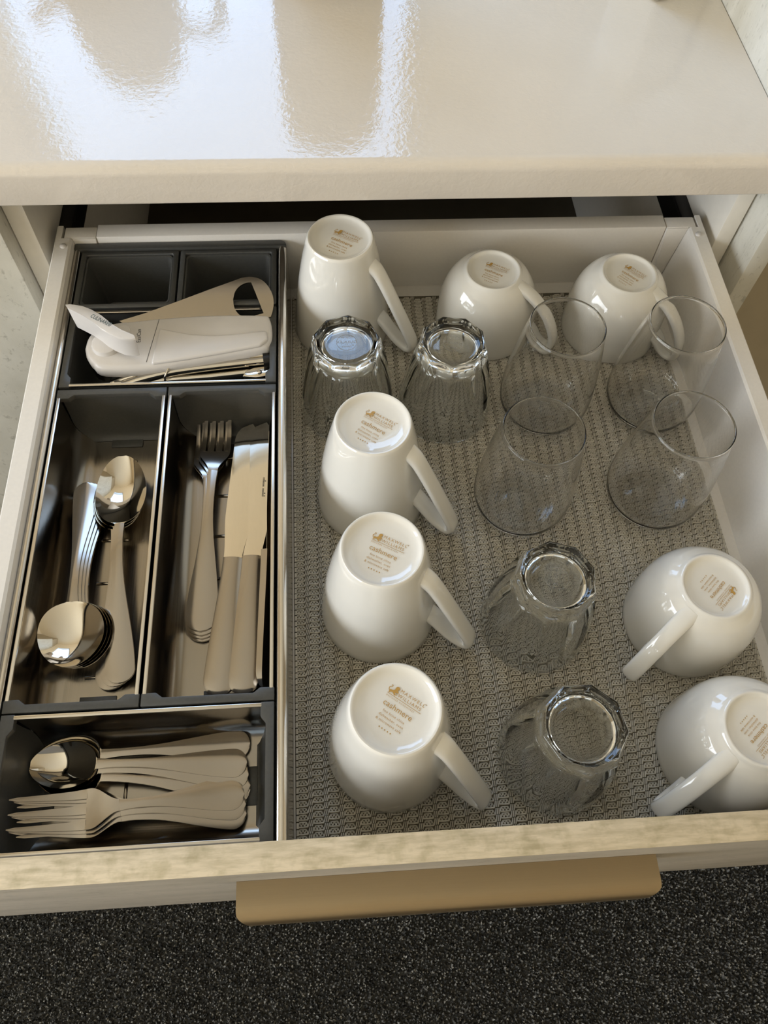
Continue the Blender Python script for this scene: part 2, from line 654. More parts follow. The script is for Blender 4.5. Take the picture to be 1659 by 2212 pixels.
# strips at the back right of the cavity, seen above the drawer back
part_box('runner_bracket', 'black_metal', cab, 520, 541, 780, 1040, 2, 70)
part_box('runner_bracket', 'satin_steel', cab, 541.2, 546, 780, 1040, 2, 66)
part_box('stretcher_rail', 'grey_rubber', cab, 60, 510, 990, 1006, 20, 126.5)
bolt = MB().lathe([(0.1, 108), (3.2, 110), (3.6, 118), (3.6, 126.9), (0.1, 126.9)], 14, (563, 522))
px(bolt.build('fixing_screw', 'satin_steel', None), cab)

ncab = empty('neighbour_cabinet', (-330, 760, FZ))
tag(ncab, 'cabinet beside the drawer on the spoon side with a pale stone-look front', 'cabinet')
part_box('carcass', 'carcass', ncab, -640, -26.5, 505.5, 1060, FZ - 2.9, 126.8)
part_box('door_front', 'laminate_panel', ncab, -640, -26.0, 486.5, 504.9, FZ + 60, 118, bevel=0.7)

ep = MB().box(597.4, 614.6, 469.5, Y1 - 3, FZ - 2.9, 1050).build('end_panel', 'laminate_panel', None, 35, 0.7)
tag(ep, 'tall pale stone-look end panel standing against the end of the worktop', 'panel')

# ================================================================== THE DRAWER
H, W, D = 63.1, 572.9, 520.0
drw = empty('drawer', (286, 270, -14))
tag(drw, 'open kitchen drawer with white metal sides, stone-look front and bronze handle', 'drawer')
FR, FF, FT = 27.3, 11.2, 85.0
# floor of the drawer
part_box('drawer_base', 'white_metal', drw, 10, W - 10, FR + .1, D + 8, -16, -2.2)
# sides: flat top, outer wall, inner wall that slopes in towards the floor
lp = [(0, -16), (0, H - 1.2), (1.2, H), (12.6, H), (14.4, H - 1.6), (15.2, H - 8), (19.5, 6), (24, -2.2), (24, -16)]
for sgn in (1, -1):
    m = MB()
    mapx = (lambda x: x) if sgn == 1 else (lambda x: W - x)
    m.prism(lp, lambda p, t: (mapx(p[0]), t, p[1]), FR + 0.1, D - 0.6)
    # thin outer rail that runs on past the back panel
    m.prism([(0, -16), (0, H - 1.2), (1.2, H), (5.4, H), (5.4, -16)], lambda p, t: (mapx(p[0]), t, p[1]), D - 0.6, 534.6)
    px(m.build('side_wall', 'white_metal', None, 30), drw)
    c = MB().lathe([(0.1, H + 1.7), (1.6, H + 1.5), (2.7, H + .7), (3.0, H - .4), (0.1, H - .4)], 20, (mapx(8.4), 509.8))
    px(c.build('cover_cap', 'white_plastic', None, 60), drw)
    # corner bracket
    b0, b1 = sorted((mapx(7.2), mapx(34.2)))
    m = MB()
    m.box(b0, b1, D, 533.2, -14, H - 0.6)
    px(m.build('corner_bracket', 'white_metal', None, 35, 0.8), drw)
    m = MB()
    k = [mapx(x) for x in (14.6, 34.2, 28.5, 21.5)]
    m.prism([(k[0], H - 1.2), (k[1], H - 1.2), (k[2], -1), (k[3], -1)], lambda p, t: (p[0], t, p[1]), D - 1.0, D + 0.2)
    px(m.build('bracket_face', 'white_metal', None, 35, 0.25), drw)
part_box('back_panel', 'white_metal', drw, 34.6, W - 34.9, D, 535.6, -14, H, bevel=0.9)
# front
fp = part_box('front_panel', 'laminate_front', drw, -60, 596.0, FF, FR - 0.5, -182, FT - 0.9, bevel=0.4)
part_box('lit_top_edge', 'laminate_lit_edge', drw, -60, 596.0, FF, FR - 0.5, FT - 0.89, FT, bevel=0.25)
# pull handle: a lip that leaves the face and rolls down
hz = 35.0
hp = [(FF - .1, hz), (2, hz)] + [(-1.5 + x, hz - 10.5 + y) for x, y in arc(0, 0, 10.5, 90, 178, 8)] + \
     [(-12.0, hz - 30), (-10.2, hz - 30), (-10.0, hz - 12)] + [(-1.5 + x, hz - 10.5 + y) for x, y in arc(0, 0, 8.4, 175, 92, 6)] + [(FF - .1, hz - 2.1)]
HX0, HX1 = 165.5, 418.0
ins = lambda y: 0 if y > -6 else (-(y + 6)) ** 2 / 6.5
m = MB()
rows = []
for t, q in ((0, 1), (0.0, 0)):
    pass
a = [(HX0 + ins(y), y, z) for y, z in hp]
b = [(HX1 - ins(y) * 1.2, y, z) for y, z in hp]
m.rings([a, b])
px(m.build('pull_handle', 'bronze', None, 40), drw)

# ------------------------------------------------------------------ drawer liner
LX0, LX1, LY0, LY1 = 199.0, 540.0, 29.0, 506.0
lin = empty('drawer_liner', ((LX0 + LX1) / 2, (LY0 + LY1) / 2, -2.1))
tag(lin, 'taupe knitted non-slip mat lining the drawer under the cups', 'drawer liner')
part_box('backing', 'mat_base', lin, LX0 - 1, LX1, LY0, LY1, -2.1, -1.35, bevel=0)


def cords():
    vs, fs = [], []

    def seg(p, q, w, z0=-1.3, z1=-0.12):
        d = Vector((q[0] - p[0], q[1] - p[1]))
        L = d.length
        if L < 1e-3:
            return
        nx, ny = -d.y / L * w, d.x / L * w
        i = len(vs)
        for (x, y) in (p, q):
            vs.extend([(x + nx, y + ny, z0), (x + nx * .45, y + ny * .45, z1), (x - nx * .45, y - ny * .45, z1), (x - nx, y - ny, z0)])
        fs.extend([(i, i + 1, i + 5, i + 4), (i + 1, i + 2, i + 6, i + 5), (i + 2, i + 3, i + 7, i + 6)])

    rnd = random.Random(3)
    ncol = 33
    pw, ph = (LX1 - LX0 - 1.8) / 33, 4.35
    nrow = int((LY1 - LY0) / ph)
    for c in range(ncol):
        xa = LX0 + c * pw + 0.6
        off = (c % 2) * ph * 0.5
        for r in range(nrow):
            y = LY0 + 1.2 + r * ph + off
            if y + ph > LY1:
                continue
            wob = 0.55 * math.sin(xa * 0.045 + 0.8 * math.sin(y * 0.03)) + rnd.uniform(-.15, .15)
            y += wob
            # scalloped cord with three zig-zag loops hanging between the rows, then two slanting ties
            zig = [(0.0, 0.2), (0.9, 2.7), (2.0, 0.2), (3.1, 2.7), (4.2, 0.2), (5.3, 2.7), (6.4, 0.2)]
            for p, q in zip(zig, zig[1:]):
                seg((xa + p[0], y + p[1]), (xa + q[0], y + q[1]), 0.40)
            seg((xa - .3, y), (xa + 3.2, y - 0.25), 0.58, -1.3, -0.02)
            seg((xa + 3.2, y - .25), (xa + 6.7, y), 0.58, -1.3, -0.02)
            for k in (0, 1, 2):
                seg((xa + 6.7 + 1.25 * k, y + 0.1), (xa + 7.7 + 1.25 * k, y + ph * 0.92), 0.44)
            seg((xa + 0.9, y + 2.7), (xa + 5.3, y + 2.8), 0.42)
    # side hems
    y = LY0
    while y < LY1 - 2:
        for x in (LX0 + .3, LX1 - 1.2):
            seg((x, y), (x, y + 3.6), 1.0, -1.3, 0.0)
        y += 4.35
    me = bpy.data.meshes.new('knitted_cords')
    me.from_pydata([(x * K, y * K, z * K) for x, y, z in vs], [], fs)
    me.materials.append(M['mat_cord'])
    me.shade_smooth()
    o = bpy.data.objects.new('knitted_cords', me)
    COL.objects.link(o)
    o['kind'] = 'stuff'
    return px(o, lin)


cords()

# ================================================================== CUTLERY INSERT
ZT = 57.0
ins_o = empty('cutlery_insert', (104, 272, -2))
tag(ins_o, 'stainless frame with dark corners that holds the cutlery trays in the drawer', 'drawer insert')


def rail(x0, x1, name='side_rail'):
    w = x1 - x0
    pr = [(x0, -2.1), (x0, ZT - w * .45)] + [(x0 + w / 2 + a * w / 2, ZT - w * .45 + b * w * .45) for a, b in
                                             [(math.cos(math.radians(q)), math.sin(math.radians(q))) for q in range(165, 0, -15)]] + \
         [(x1, ZT - w * .45), (x1, -2.1)]
    return px(MB().prism(pr, lambda p, t: (p[0], t, p[1]), 28.6, 511.5).build(name, 'rail_steel', None, 50), ins_o)


rail(189.9, 197.2)
rail(15.6, 20.6)
pr = [(15.6, 511.6), (197.2, 511.6)] + [(191 + x, 513.2 + y) for x, y in arc(0, 0, 6.2, 0, 90, 6)] + [(15.6, 519.4)]
px(MB().prism(pr, lambda p, t: (p[0], p[1], t), -2.1, ZT + 0.4).build('rear_rail', 'dark_plastic', None, 35, 0.9), ins_o)
part_box('frame_floor', 'dark_plastic', ins_o, 20.8, 189.7, 28.6, 511.4, -2.1, 1.2)


def container(label, x0, x1, y0, y1, axis, depth=51.0, steel_mat=None):
    """stainless U-shaped tray with plastic end caps; local x across, y along"""
    zt = 55.0
    zf = zt - depth + 2.0
    if axis == 'Y':
        w, L = x1 - x0, y1 - y0
        fn = lambda a, b, z: (x0 + a, y0 + b, z)
    else:
        w, L = y1 - y0, x1 - x0
        fn = lambda a, b, z: (x0 + b, y1 - a, z)
    root = empty('cutlery_tray', ((x0 + x1) / 2, (y0 + y1) / 2, 1.2))
    tag(root, label, 'cutlery tray', 'stainless cutlery trays')
    r = 17.0
    th = 0.9
    inner = [(1.6, zt - .6)] + [(1.6 + r + x, zf + r + y) for x, y in arc(0, 0, r, 180, 270, 8)] + \
            [(w - 1.6 - r + x, zf + r + y) for x, y in arc(0, 0, r, 270, 360, 8)] + [(w - 1.6, zt - .6)]
    outer = [(1.6 - th, zt - .6)] + [(1.6 + r + x, zf + r + y) for x, y in arc(0, 0, r + th, 180, 270, 8)] + \
            [(w - 1.6 - r + x, zf + r + y) for x, y in arc(0, 0, r + th, 270, 360, 8)] + [(w - 1.6 + th, zt - .6)]
    poly = inner + outer[::-1]
    m = MB(fn).prism(poly, lambda p, t: (p[0], t, p[1]), 7.0, L - 7.0)
    sm = steel_mat or ('tray_steel_y' if axis == 'Y' else 'tray_steel_x')
    px(m.build('trough', sm, None, 40), root)
    for a in (0.5, w - 3.1):
        px(MB(fn).box(a, a + 2.6, 7.6, L - 7.6, zt - 1.4, zt + 0.5).build('rolled_rim', 'rail_steel', None, 40, 0.5), root)

    def halfw(z):
        """inner half width of the trough at height z"""
        if z > zf + r:
            return w / 2 - 1.7
        dz = zf + r - z
        return w / 2 - 1.7 - r + math.sqrt(max(0, r * r - dz * dz))

    for end in (0, 1):
        g = (lambda b: b) if end == 0 else (lambda b: L - b)
        lip = [(0, 0), (w, 0), (w, 8.4), (w - 9, 8.4), (w - 13, 5.2), (13, 5.2), (9, 8.4), (0, 8.4)]
        m = MB(fn).prism([(a, g(b)) for a, b in lip], lambda p, t: (p[0], p[1], t), zt - 4.5, zt + 0.4)
        capo = px(m.build('end_cap', 'dark_plastic', None, 35, 0.45), root)
        m = MB(fn)
        ra, rb = [], []
        N = 12
        for k in range(N + 1):
            t = k / N
            z = zt - 4.6 + (zf + 0.3 - (zt - 4.6)) * math.sin(t * math.pi / 2) ** 1.0
            b = 4.2 + 11.5 * (1 - math.cos(t * math.pi / 2)) ** 1.1
            hw = halfw(z) - 0.15
            cols = [-1 + 2 * j / 8 for j in range(9)]
            ra.append([(w / 2 + c * hw, g(b), z) for c in cols])
            rb.append([(w / 2 + c * hw, g(b - 1.6), z - .2) for c in cols])
        m.rings([p + q[::-1] for p, q in zip(ra, rb)])
        sub = m.build('cap_wall', 'dark_plastic', None, 40)
        sub.parent = capo
        # locking tab that shows on the tray floor
        tb = MB(fn).box(w * .36, w * .66, *sorted((g(15.0), g(22.0))), zf + .05, zf + .9).build('cap_tab', 'dark_plastic', None, 35, 0.3)
        tb.parent = capo
    # pressed ribs in the floor
    nrib = 6 if L > 200 else 4
    for k in range(nrib):
        b = L * (k + 1.0) / (nrib + 1)
        m = MB(fn).tube([(w * .38, b, zf + .2), (w * .39, b, zf + .75), (w * .61, b, zf + .75), (w * .62, b, zf + .2)], 1.0, 0.5, 8)
        px(m.build('pressed_rib', sm, None, 60), root)
    return root, zf


_, ZF = container('stainless cutlery tray holding the dinner spoons and soup spoons', 21.4, 104.6, 112.4, 362.0, 'Y')
container('stainless cutlery tray holding the dinner forks and knives', 105.8, 188.8, 112.4, 362.0, 'Y')
container('stainless cutlery tray holding the teaspoons and cake forks behind the drawer front', 21.4, 188.8, 29.4, 111.4, 'X')
container('cutlery tray holding the white can opener and bottle opener', 21.4, 188.8, 364.6, 443.2, 'X', steel_mat='dark_plastic')


def small_box(label, x0, x1, y0, y1):
    zt = 55.4
    root = empty('storage_box', ((x0 + x1) / 2, (y0 + y1) / 2, 1.2))
    tag(root, label, 'storage box', 'small charcoal plastic boxes at the back of the insert')

    def ring(i, z, r=4.0):
        a0, a1, b0, b1 = x0 + i, x1 - i, y0 + i, y1 - i
        return [(a1 - r + x, b1 - r + y, z) for x, y in arc(0, 0, r, 0, 90, 3)] + [(a0 + r + x, b1 - r + y, z) for x, y in arc(0, 0, r, 90, 180, 3)] + \
               [(a0 + r + x, b0 + r + y, z) for x, y in arc(0, 0, r, 180, 270, 3)] + [(a1 - r + x, b0 + r + y, z) for x, y in arc(0, 0, r, 270, 360, 3)]
    m = MB()
    m.rings([ring(9.5, 1.3), ring(5, zt - 4), ring(4.6, zt - 2), ring(5.2, zt - 1.4), ring(6.4, zt - 2), ring(7.0, zt - 5), ring(10.8, 5), ring(14, 2.8)], True, True, True)
    px(m.build('box_body', 'dark_plastic', None, 40), root)
    m = MB()
    m.rings([ring(0.3, zt - 5, 2), ring(0.3, zt - .4, 2), ring(0.8, zt, 2), ring(4.2, zt, 2), ring(4.55, zt - .5, 2), ring(4.55, zt - 5, 2), ring(0.3, zt - 5, 2)], True, False, False)
    px(m.build('box_rim', 'dark_plastic', None, 40), root)
    px(MB().box((x0 + x1) / 2 + 4, x1 - 15, y0 + 14, y0 + 27, 2.7, 4.0).build('floor_step', 'dark_plastic', None, 35, 0.3), root)
    return root


small_box('charcoal plastic box in the back corner beside the drawer side wall', 21.4, 104.6, 445.6, 511.2)
small_box('charcoal plastic box at the back beside the tall mug', 105.8, 188.8, 445.6, 511.2)

# ================================================================== CHINA
def lion(bm, x, y, s):
    """small standing lion emblem"""
    body = [(-2.6, 0.9), (-1.9, 1.7), (-0.6, 1.9), (0.1, 2.6), (-0.1, 3.6), (0.3, 4.5), (1.2, 4.9), (2.1, 4.6), (2.3, 3.9), (1.7, 3.3),
            (1.9, 2.6), (2.7, 2.3), (2.6, 1.8), (1.6, 1.7), (1.0, 1.0), (1.9, 0.2), (1.2, -0.1), (0.3, 0.5), (-0.4, 0.9), (-1.4, 0.5), (-1.6, -0.1), (-2.5, -0.1), (-2.0, 0.4)]
    poly_into(bm, [(x + a * s, y + b * s) for a, b in body])
    tail = [(-2.4, 1.2), (-2.9, 2.2), (-2.3, 3.0), (-1.6, 3.4), (-1.9, 4.2), (-2.7, 4.1), (-2.6, 3.8), (-2.1, 3.8), (-2.0, 3.5), (-2.7, 3.1), (-3.3, 2.2), (-2.8, 1.0)]
    poly_into(bm, [(x + a * s, y + b * s) for a, b in tail])


def stamp_mesh():
    bm = text_bm([
        ('MAXWELL', 2.75, -4.4, 9.6, 'LEFT', 1.35), ('\u2122', 1.5, 10.7, 10.8, 'LEFT', 1),
        ('WILLIAMS', 2.75, -4.4, 6.7, 'LEFT', 1.28), ('&', 1.9, -5.9, 6.7, 'LEFT', 1),
        ('DESIGNER HOMEWARES', 1.25, -10.2, 3.95, 'LEFT', 1.42),
        ('cashmere', 4.7, 0, -1.0, 'CENTER', 1.02),
        ('fine bone china', 2.05, 0, -4.4, 'CENTER', 1.1), ('dishwasher, oven', 2.05, 0, -7.1, 'CENTER', 1.1),
        ('& microwave safe', 2.05, 0, -9.8, 'CENTER', 1.1)])
    poly_into(bm, [(-10.4, 5.55), (11.6, 5.55), (11.6, 5.8), (-10.4, 5.8)])
    lion(bm, -7.6, 6.3, 1.08)
    for k in range(5):
        c = -3.6 + k * 1.8
        poly_into(bm, [(c + (0.55 if q % 2 == 0 else 0.28) * math.sin(math.pi * q / 5), -12.6 + (0.55 if q % 2 == 0 else 0.28) * math.cos(math.pi * q / 5)) for q in range(10)][::-1])
    bmesh.ops.scale(bm, vec=(K, K, K), verts=bm.verts[:])
    thicken(bm, 0.00003)
    me = bpy.data.meshes.new('printed_mark')
    bm.to_mesh(me)
    bm.free()
    me.materials.append(M['gold'])
    return me


STAMP = stamp_mesh()


def handle_tube(pts, hw, ht, name='handle'):
    path = smoothpath([(x, 0, z) for x, z in pts], 7)
    n = len(path)
    w = [hw * (1 + 0.16 * (abs(2 * k / (n - 1) - 1)) ** 6) for k in range(n)]
    h = [ht * (1 + 0.30 * (abs(2 * k / (n - 1) - 1)) ** 8) for k in range(n)]
    return MB().tube([tuple(p) for p in path], w, h, 20, side=(0, 1, 0), power=2.5)


MUG_H = 102.05
mug_prof = [(0.05, 96.2), (15, 96.2), (21, 95.6), (24.2, 93.0), (27.2, 84), (31.0, 66), (34.9, 44), (38.6, 20), (40.3, 4), (40.9, 0.8), (41.6, 0.05), (42.4, 0.35),
            (42.77, 1.5), (42.0, 10), (40.2, 28), (37.4, 50), (34.1, 70), (30.9, 86), (28.7, 95), (27.6, 99.6), (26.9, 101.2), (26.2, 102.0), (25.4, 102.05),
            (24.6, 101.6), (23.6, 100.4), (21.6, 99.2), (18, 98.5), (12, 98.2), (0.05, 98.1)]


def cup_r(t):
    return 23.14 + (43.59 - 23.14) * max(0, 1 - t ** 4.06) ** (1 / 1.16)


CUP_H = 67.55
_co = [(cup_r(t), CUP_H * t) for t in (0.03, 0.1, 0.2, 0.3, 0.4, 0.5, 0.58, 0.66, 0.73, 0.79, 0.84, 0.88, 0.915)]
_ci = [(r - 2.4, z - (1.8 if z > 45 else 0.9 if z > 30 else 0)) for r, z in _co]
cup_prof = [(0.05, 61.0), (17, 61.0), (21.5, 60.6)] + _ci[::-1] + [(41.5, 0.5), (42.4, 0.05), (43.2, 0.4)] + _co + \
           [(26.3, 64.4), (24.9, 65.6), (24.0, 66.9), (23.1, 67.5), (22.3, 67.5), (21.6, 67.0), (20.8, 65.9), (19, 65.0), (15, 64.6), (0.05, 64.4)]


def make_vessel(name, prof, handle_pts, hw, ht):
    root = empty(name)
    MB().lathe(prof, 80).build('body', 'china', root, 45)
    handle_tube(handle_pts, hw, ht).build('handle', 'china', root, 60)
    st = bpy.data.objects.new('printed_mark', STAMP)
    COL.objects.link(st)
    st.parent = root
    st['label'] = 'gold-brown printed maker mark'
    return root


mug0 = make_vessel('mug', mug_prof, [(26.5, 86.5), (34.0, 82), (41, 72), (55, 47), (67.5, 23.5), (71, 14.5), (69.5, 9.6), (64.5, 9.2), (56, 14), (48, 22), (42, 28.5), (34, 34)], 6.6, 3.5)
cup0 = make_vessel('cup', cup_prof, [(24.5, 61), (35, 57.8), (45, 52), (56, 41), (64, 27), (66.5, 15), (63.5, 8.6), (57.5, 8.4), (51, 13), (46.5, 18.5), (39.0, 24)], 6.2, 3.4)


def place_vessel(root, X, Y, deg, t0, t1, z, scale, shift=(0, 0)):
    root.location = (X * K, Y * K, 0.00002)
    root.rotation_euler = (0, 0, math.radians(deg))
    a, b = at(t0[0], t0[1], z), at(t1[0], t1[1], z)
    ta = math.atan2(b[1] - a[1], b[0] - a[0])
    c = (a + b) / 2
    loc = Vector((c[0] - X, c[1] - Y))
    loc.rotate(Matrix.Rotation(-math.radians(deg), 2))
    for ch in root.children:
        if ch.name.startswith('printed_mark'):
            ch.location = ((loc.x) * K, (loc.y) * K, z * K + 0.00006)
            ch.rotation_euler = (0, 0, ta - math.radians(deg))
            ch.scale = (scale, scale, 1)


mugs = [(243.7, 471.4, -31, (716, 514), (760, 532), 'tall white china mug standing upside down against the drawer back panel'),
        (260.2, 289.3, -31, (781, 910), (831, 937), 'tall white china mug upside down in front of the two faceted tumblers'),
        (260.7, 192.3, -27, (798.6, 1182), (856.5, 1208), 'tall white china mug upside down, second from the drawer front'),
        (262.1, 90.7, -34, (828, 1515), (889, 1556), 'tall white china mug upside down right behind the drawer front')]
cups = [(373.2, 467.7, -33, (1044, 581), (1088.5, 598), 'round white china cup upside down in the middle of the drawer back panel'),
        (489.6, 460.3, -41, (1341, 584), (1381, 609), 'round white china cup upside down in the back corner beside the white side wall'),
        (486.3, 170.7, -141, (1564, 1257), (1536, 1291), 'round white china cup upside down beside the side wall, handle towards a tumbler'),
        (489.0, 75.2, -146, (1655, 1566), (1624, 1603), 'round white china cup upside down in the front corner against the drawer front')]
mo = [mug0] + [copy_tree(mug0) for _ in range(3)]
co = [cup0] + [copy_tree(cup0) for _ in range(3)]
for o, (X, Y, dg, p, q, lab) in zip(mo, mugs):
    place_vessel(o, X, Y, dg, p, q, 98.6, 1.04)
    tag(o, lab, 'mug', 'tall white mugs')
for o, (X, Y, dg, p, q, lab) in zip(co, cups):
    place_vessel(o, X, Y, dg, p, q, 64.9, 0.90)
    tag(o, lab, 'cup', 'round white cups')

# ================================================================== GLASSES
def m_mark():
    m, nt, b = new_mat('moulded_mark')
    b.inputs['Base Color'].default_value = (0.22, 0.21, 0.18, 1)
    b.inputs['Roughness'].default_value = 0.3
    b.inputs['Alpha'].default_value = 0.85
    n = noise(nt, coords(nt), 200, 2)
    nt.links.new(ramp(nt, n, [(0.3, (0.18, 0.17, 0.15, 1)), (0.7, (0.28, 0.27, 0.24, 1))]), b.inputs['Base Color'])
    return m


M['mark'] = m_mark()


def tumbler():
    NP, per = 9, 10
    n = NP * per
    root = empty('tumbler')
    TH = 83.65

    def lerp(tab, z):
        for (z0, v0), (z1, v1) in zip(tab, tab[1:]):
            if z <= z1:
                return v0 + (v1 - v0) * (z - z0) / (z1 - z0)
        return tab[-1][1]
    R = [(0, 38.9), (0.5, 39.2), (1, 39.3), (2, 39.4), (4, 39.3), (15, 38.3), (30, 36.6), (45, 34.4), (56, 32.4), (64, 30.8), (69, 29.6), (71.5, 29.0), (73, 28.4), (78, 27.4), (81.5, 26.8), (83.0, 26.0), (83.65, 24.6)]
    Fc = [(0, 0), (14, 0), (24, .25), (38, .7), (50, 1.0), (84, 1.0)]
    D2 = [(0, 0), (40, 0), (56, .5), (66, 1.5), (69.5, 1.7), (71.5, 0.5), (73, 0), (84, 0)]

    def ring(z):
        r0, f, d = lerp(R, z), lerp(Fc, z), lerp(D2, z)
        out = []
        for k in range(n):
            th = 2 * math.pi * k / n
            ph = (th % (2 * math.pi / NP)) - math.pi / NP
            poly = math.cos(math.pi / NP) / math.cos(ph)
            mid = math.cos(ph * NP / 2) ** 1.0
            r = r0 * (1 - f + f * poly) - d * max(0, mid) ** 0.5
            out.append((r * math.cos(th), r * math.sin(th), z))
        return out

    def circ(r, z):
        return [(r * math.cos(2 * math.pi * k / n), r * math.sin(2 * math.pi * k / n), z) for k in range(n)]
    zs = [0, .5, 1, 2, 4, 10, 16, 22, 28, 34, 40, 46, 52, 57, 61, 64, 66, 68, 69.2, 70.2, 71.2, 72.2, 73.2, 75, 78, 80, 81.5, 82.4, 83.0, 83.4, 83.65]
    inner = [(0.05, 72.5), (12, 72.6), (18, 72.2), (21.5, 70.6), (23.8, 67.5), (25.8, 62), (28.2, 54), (30.9, 43), (33.4, 30), (35.4, 16), (36.6, 5), (36.95, 2.2), (37.1, 1.0), (37.4, 0.4), (38.0, 0.05)]
    outer_end = [(23.6, 83.7), (22.6, 83.2), (21.6, 82.2), (20.0, 81.4), (17, 81.0), (10, 80.8), (0.05, 80.8)]
    rs = [circ(r, z) for r, z in inner] + [ring(z) for z in zs] + [circ(r, z) for r, z in outer_end]
    MB().rings(rs, True, True, True).build('glass_body', 'thick_glass', root, 40)
    return root


def mark_mesh():
    bm = text_bm([('DURALEX', 3.5, 0, -0.7, 'CENTER', 1.0), ('FRANCE', 2.0, 0, -4.9, 'CENTER', 1.05), ('24', 1.3, 0, -2.6, 'CENTER', 1.6),
                  ('MADE', 1.9, -2.6, 4.0, 'CENTER', 1.0), ('IN', 1.9, 3.0, 4.0, 'CENTER', 1.0), ('\u00ae', 2.0, -5.0, -3.6, 'CENTER', 1)])
    for k in range(48):
        a, b = 2 * math.pi * k / 48, 2 * math.pi * (k + 1) / 48
        poly_into(bm, [(7.9 * math.cos(a), 7.9 * math.sin(a)), (7.9 * math.cos(b), 7.9 * math.sin(b)), (7.55 * math.cos(b), 7.55 * math.sin(b)), (7.55 * math.cos(a), 7.55 * math.sin(a))])
    bmesh.ops.scale(bm, vec=(-K, K, K), verts=bm.verts[:])
    me = bpy.data.meshes.new('moulded_mark')
    bm.to_mesh(me)
    bm.free()
    me.materials.append(M['mark'])
    return me


MARK = mark_mesh()
tum0 = tumbler()
tums = [(245.1, 379.8, 5, 0, 'clear faceted tumbler upside down in front of the tall mug at the back panel'),
        (327.3, 376.1, 22, -12, 'clear faceted tumbler upside down between the round cup and the knitted mat centre'),
        (374.5, 175.7, 12, 75, 'clear faceted tumbler upside down in front of the stemless glasses'),
        (374.4, 79.2, 30, None, 'clear faceted tumbler upside down close to the drawer front')]
to = [tum0] + [copy_tree(tum0) for _ in range(3)]
for o, (X, Y, dg, md, lab) in zip(to, tums):
    o.location = (X * K, Y * K, 0.00002)
    o.rotation_euler = (0, 0, math.radians(dg))
    tag(o, lab, 'tumbler', 'faceted tumblers')
    if md is not None:
        q = bpy.data.objects.new('moulded_mark', MARK)
        COL.objects.link(q)
        q.parent = o
        q.location = (0, 0, 0.08098)
        q.rotation_euler = (0, 0, math.radians(md - dg))

wg_out = [(18.5, 0.0), (21, 0.2), (25, 1.3), (29, 3.5), (32.6, 6.8), (35.4, 11.0), (37.2, 16.5), (37.9, 23), (37.8, 32), (36.9, 46), (35.4, 60), (33.4, 76), (31.0, 91), (29.35, 100.2), (29.1, 101.6), (29.15, 102.4), (29.2, 103.1)]
wg_in = [(27.75, 103.1), (27.85, 102.4), (28.3, 101.6), (28.72, 100.2), (30.4, 91), (32.8, 76), (34.8, 60), (36.3, 46), (37.2, 32), (37.2, 23), (36.5, 17), (34.6, 12), (31.7, 8.2), (28, 5.6), (24, 4.3), (20.5, 3.9), (18.4, 3.7), (17.4, 3.3), (0.05, 3.6)]
wg_prof = [(0.05, 1.7), (10, 1.4), (15.5, 0.8), (17.2, 0.2)] + wg_out + [(28.98, 103.75), (28.47, 104.1), (27.97, 103.75)] + wg_in
wg0 = empty('stemless_glass')
MB().lathe(wg_prof, 96, cap0=True, cap1=True).build('glass_bowl', 'thin_glass', wg0, 70)
wgs = [(411.3, 370.5, 'clear stemless wine glass in front of the cup at the middle of the back panel'),
       (503.5, 369.5, 'clear stemless wine glass at the side wall in front of the corner cup'),
       (378.0, 276.9, 'clear stemless wine glass nearest a faceted tumbler and the mug handles'),
       (484.9, 277.9, 'clear stemless wine glass beside the side wall behind the cup with the turned handle')]
wo = [wg0] + [copy_tree(wg0) for _ in range(3)]
for o, (X, Y, lab) in zip(wo, wgs):
    o.location = (X * K, Y * K, 0.00002)
    tag(o, lab, 'wine glass', 'stemless wine glasses')


# ================================================================== CUTLERY
def ss(t):
    t = max(0.0, min(1.0, t))
    return t * t * (3 - 2 * t)


def handle_st(L, we, wn, zfun, n=26, t0=2.0, t1=2.4, crown=-1.2):
    st = []
    for k in range(n + 1):
        q = k / n
        s = L * (q ** 1.6)
        r = we * 0.95
        w = we - (we - wn) * ss((s - r * .6) / (L * 0.72))
        if s < r:
            w *= max(0.06, math.sqrt(max(0, 1 - (1 - s / r) ** 2)))
        w += wn * 0.35 * ss((s / L - 0.9) / 0.1)
        t = t0 + (t1 - t0) * q
        st.append((s, w, zfun(s) + t, crown * min(1, w / we), t))
    return st


def make_spoon(name, L, bl, bw, we, wn, depth, arch):
    """L overall length, bl/bw bowl length and width"""
    root = empty(name)
    Lh = L - bl
    zneck = depth + 3.0
    zf = lambda s: 1.0 + (zneck - 1.0) * ss(s / Lh) + arch * math.sin(math.pi * min(1, s / Lh)) * (s / Lh)
    st = handle_st(Lh, we, wn, zf)
    MB().strip(st, 7).build('spoon_handle', 'satin_steel', root, 50)
    rim0 = st[-1][2]
    bt = []
    N = 22
    for k in range(N + 1):
        q = k / N
        y = Lh + bl * (1 - math.cos(math.pi * q)) / 2 - 0.4
        t = (y - Lh) / bl
        w = bw / 2 * math.sqrt(max(0, 1 - (2 * min(1, max(0, t)) ** 0.86 - 1) ** 2))
        nk = wn * 1.35 * max(0, 1 - t * 2.6)
        w = max((w ** 3 + nk ** 3) ** (1 / 3), 0.25)
        d = depth * max(0, 1 - (2 * t - 1) ** 2) ** 0.95
        lift = min(d, depth * (w / (bw / 2)) ** 1.3)
        rim = rim0 + (depth + 1.3 - rim0 + 1.0) * ss(t * 1.5)
        bt.append((y, w, rim - lift, lift, 1.15))
    MB().strip(bt, 15).build('bowl', 'mirror_steel', root, 70)
    return root


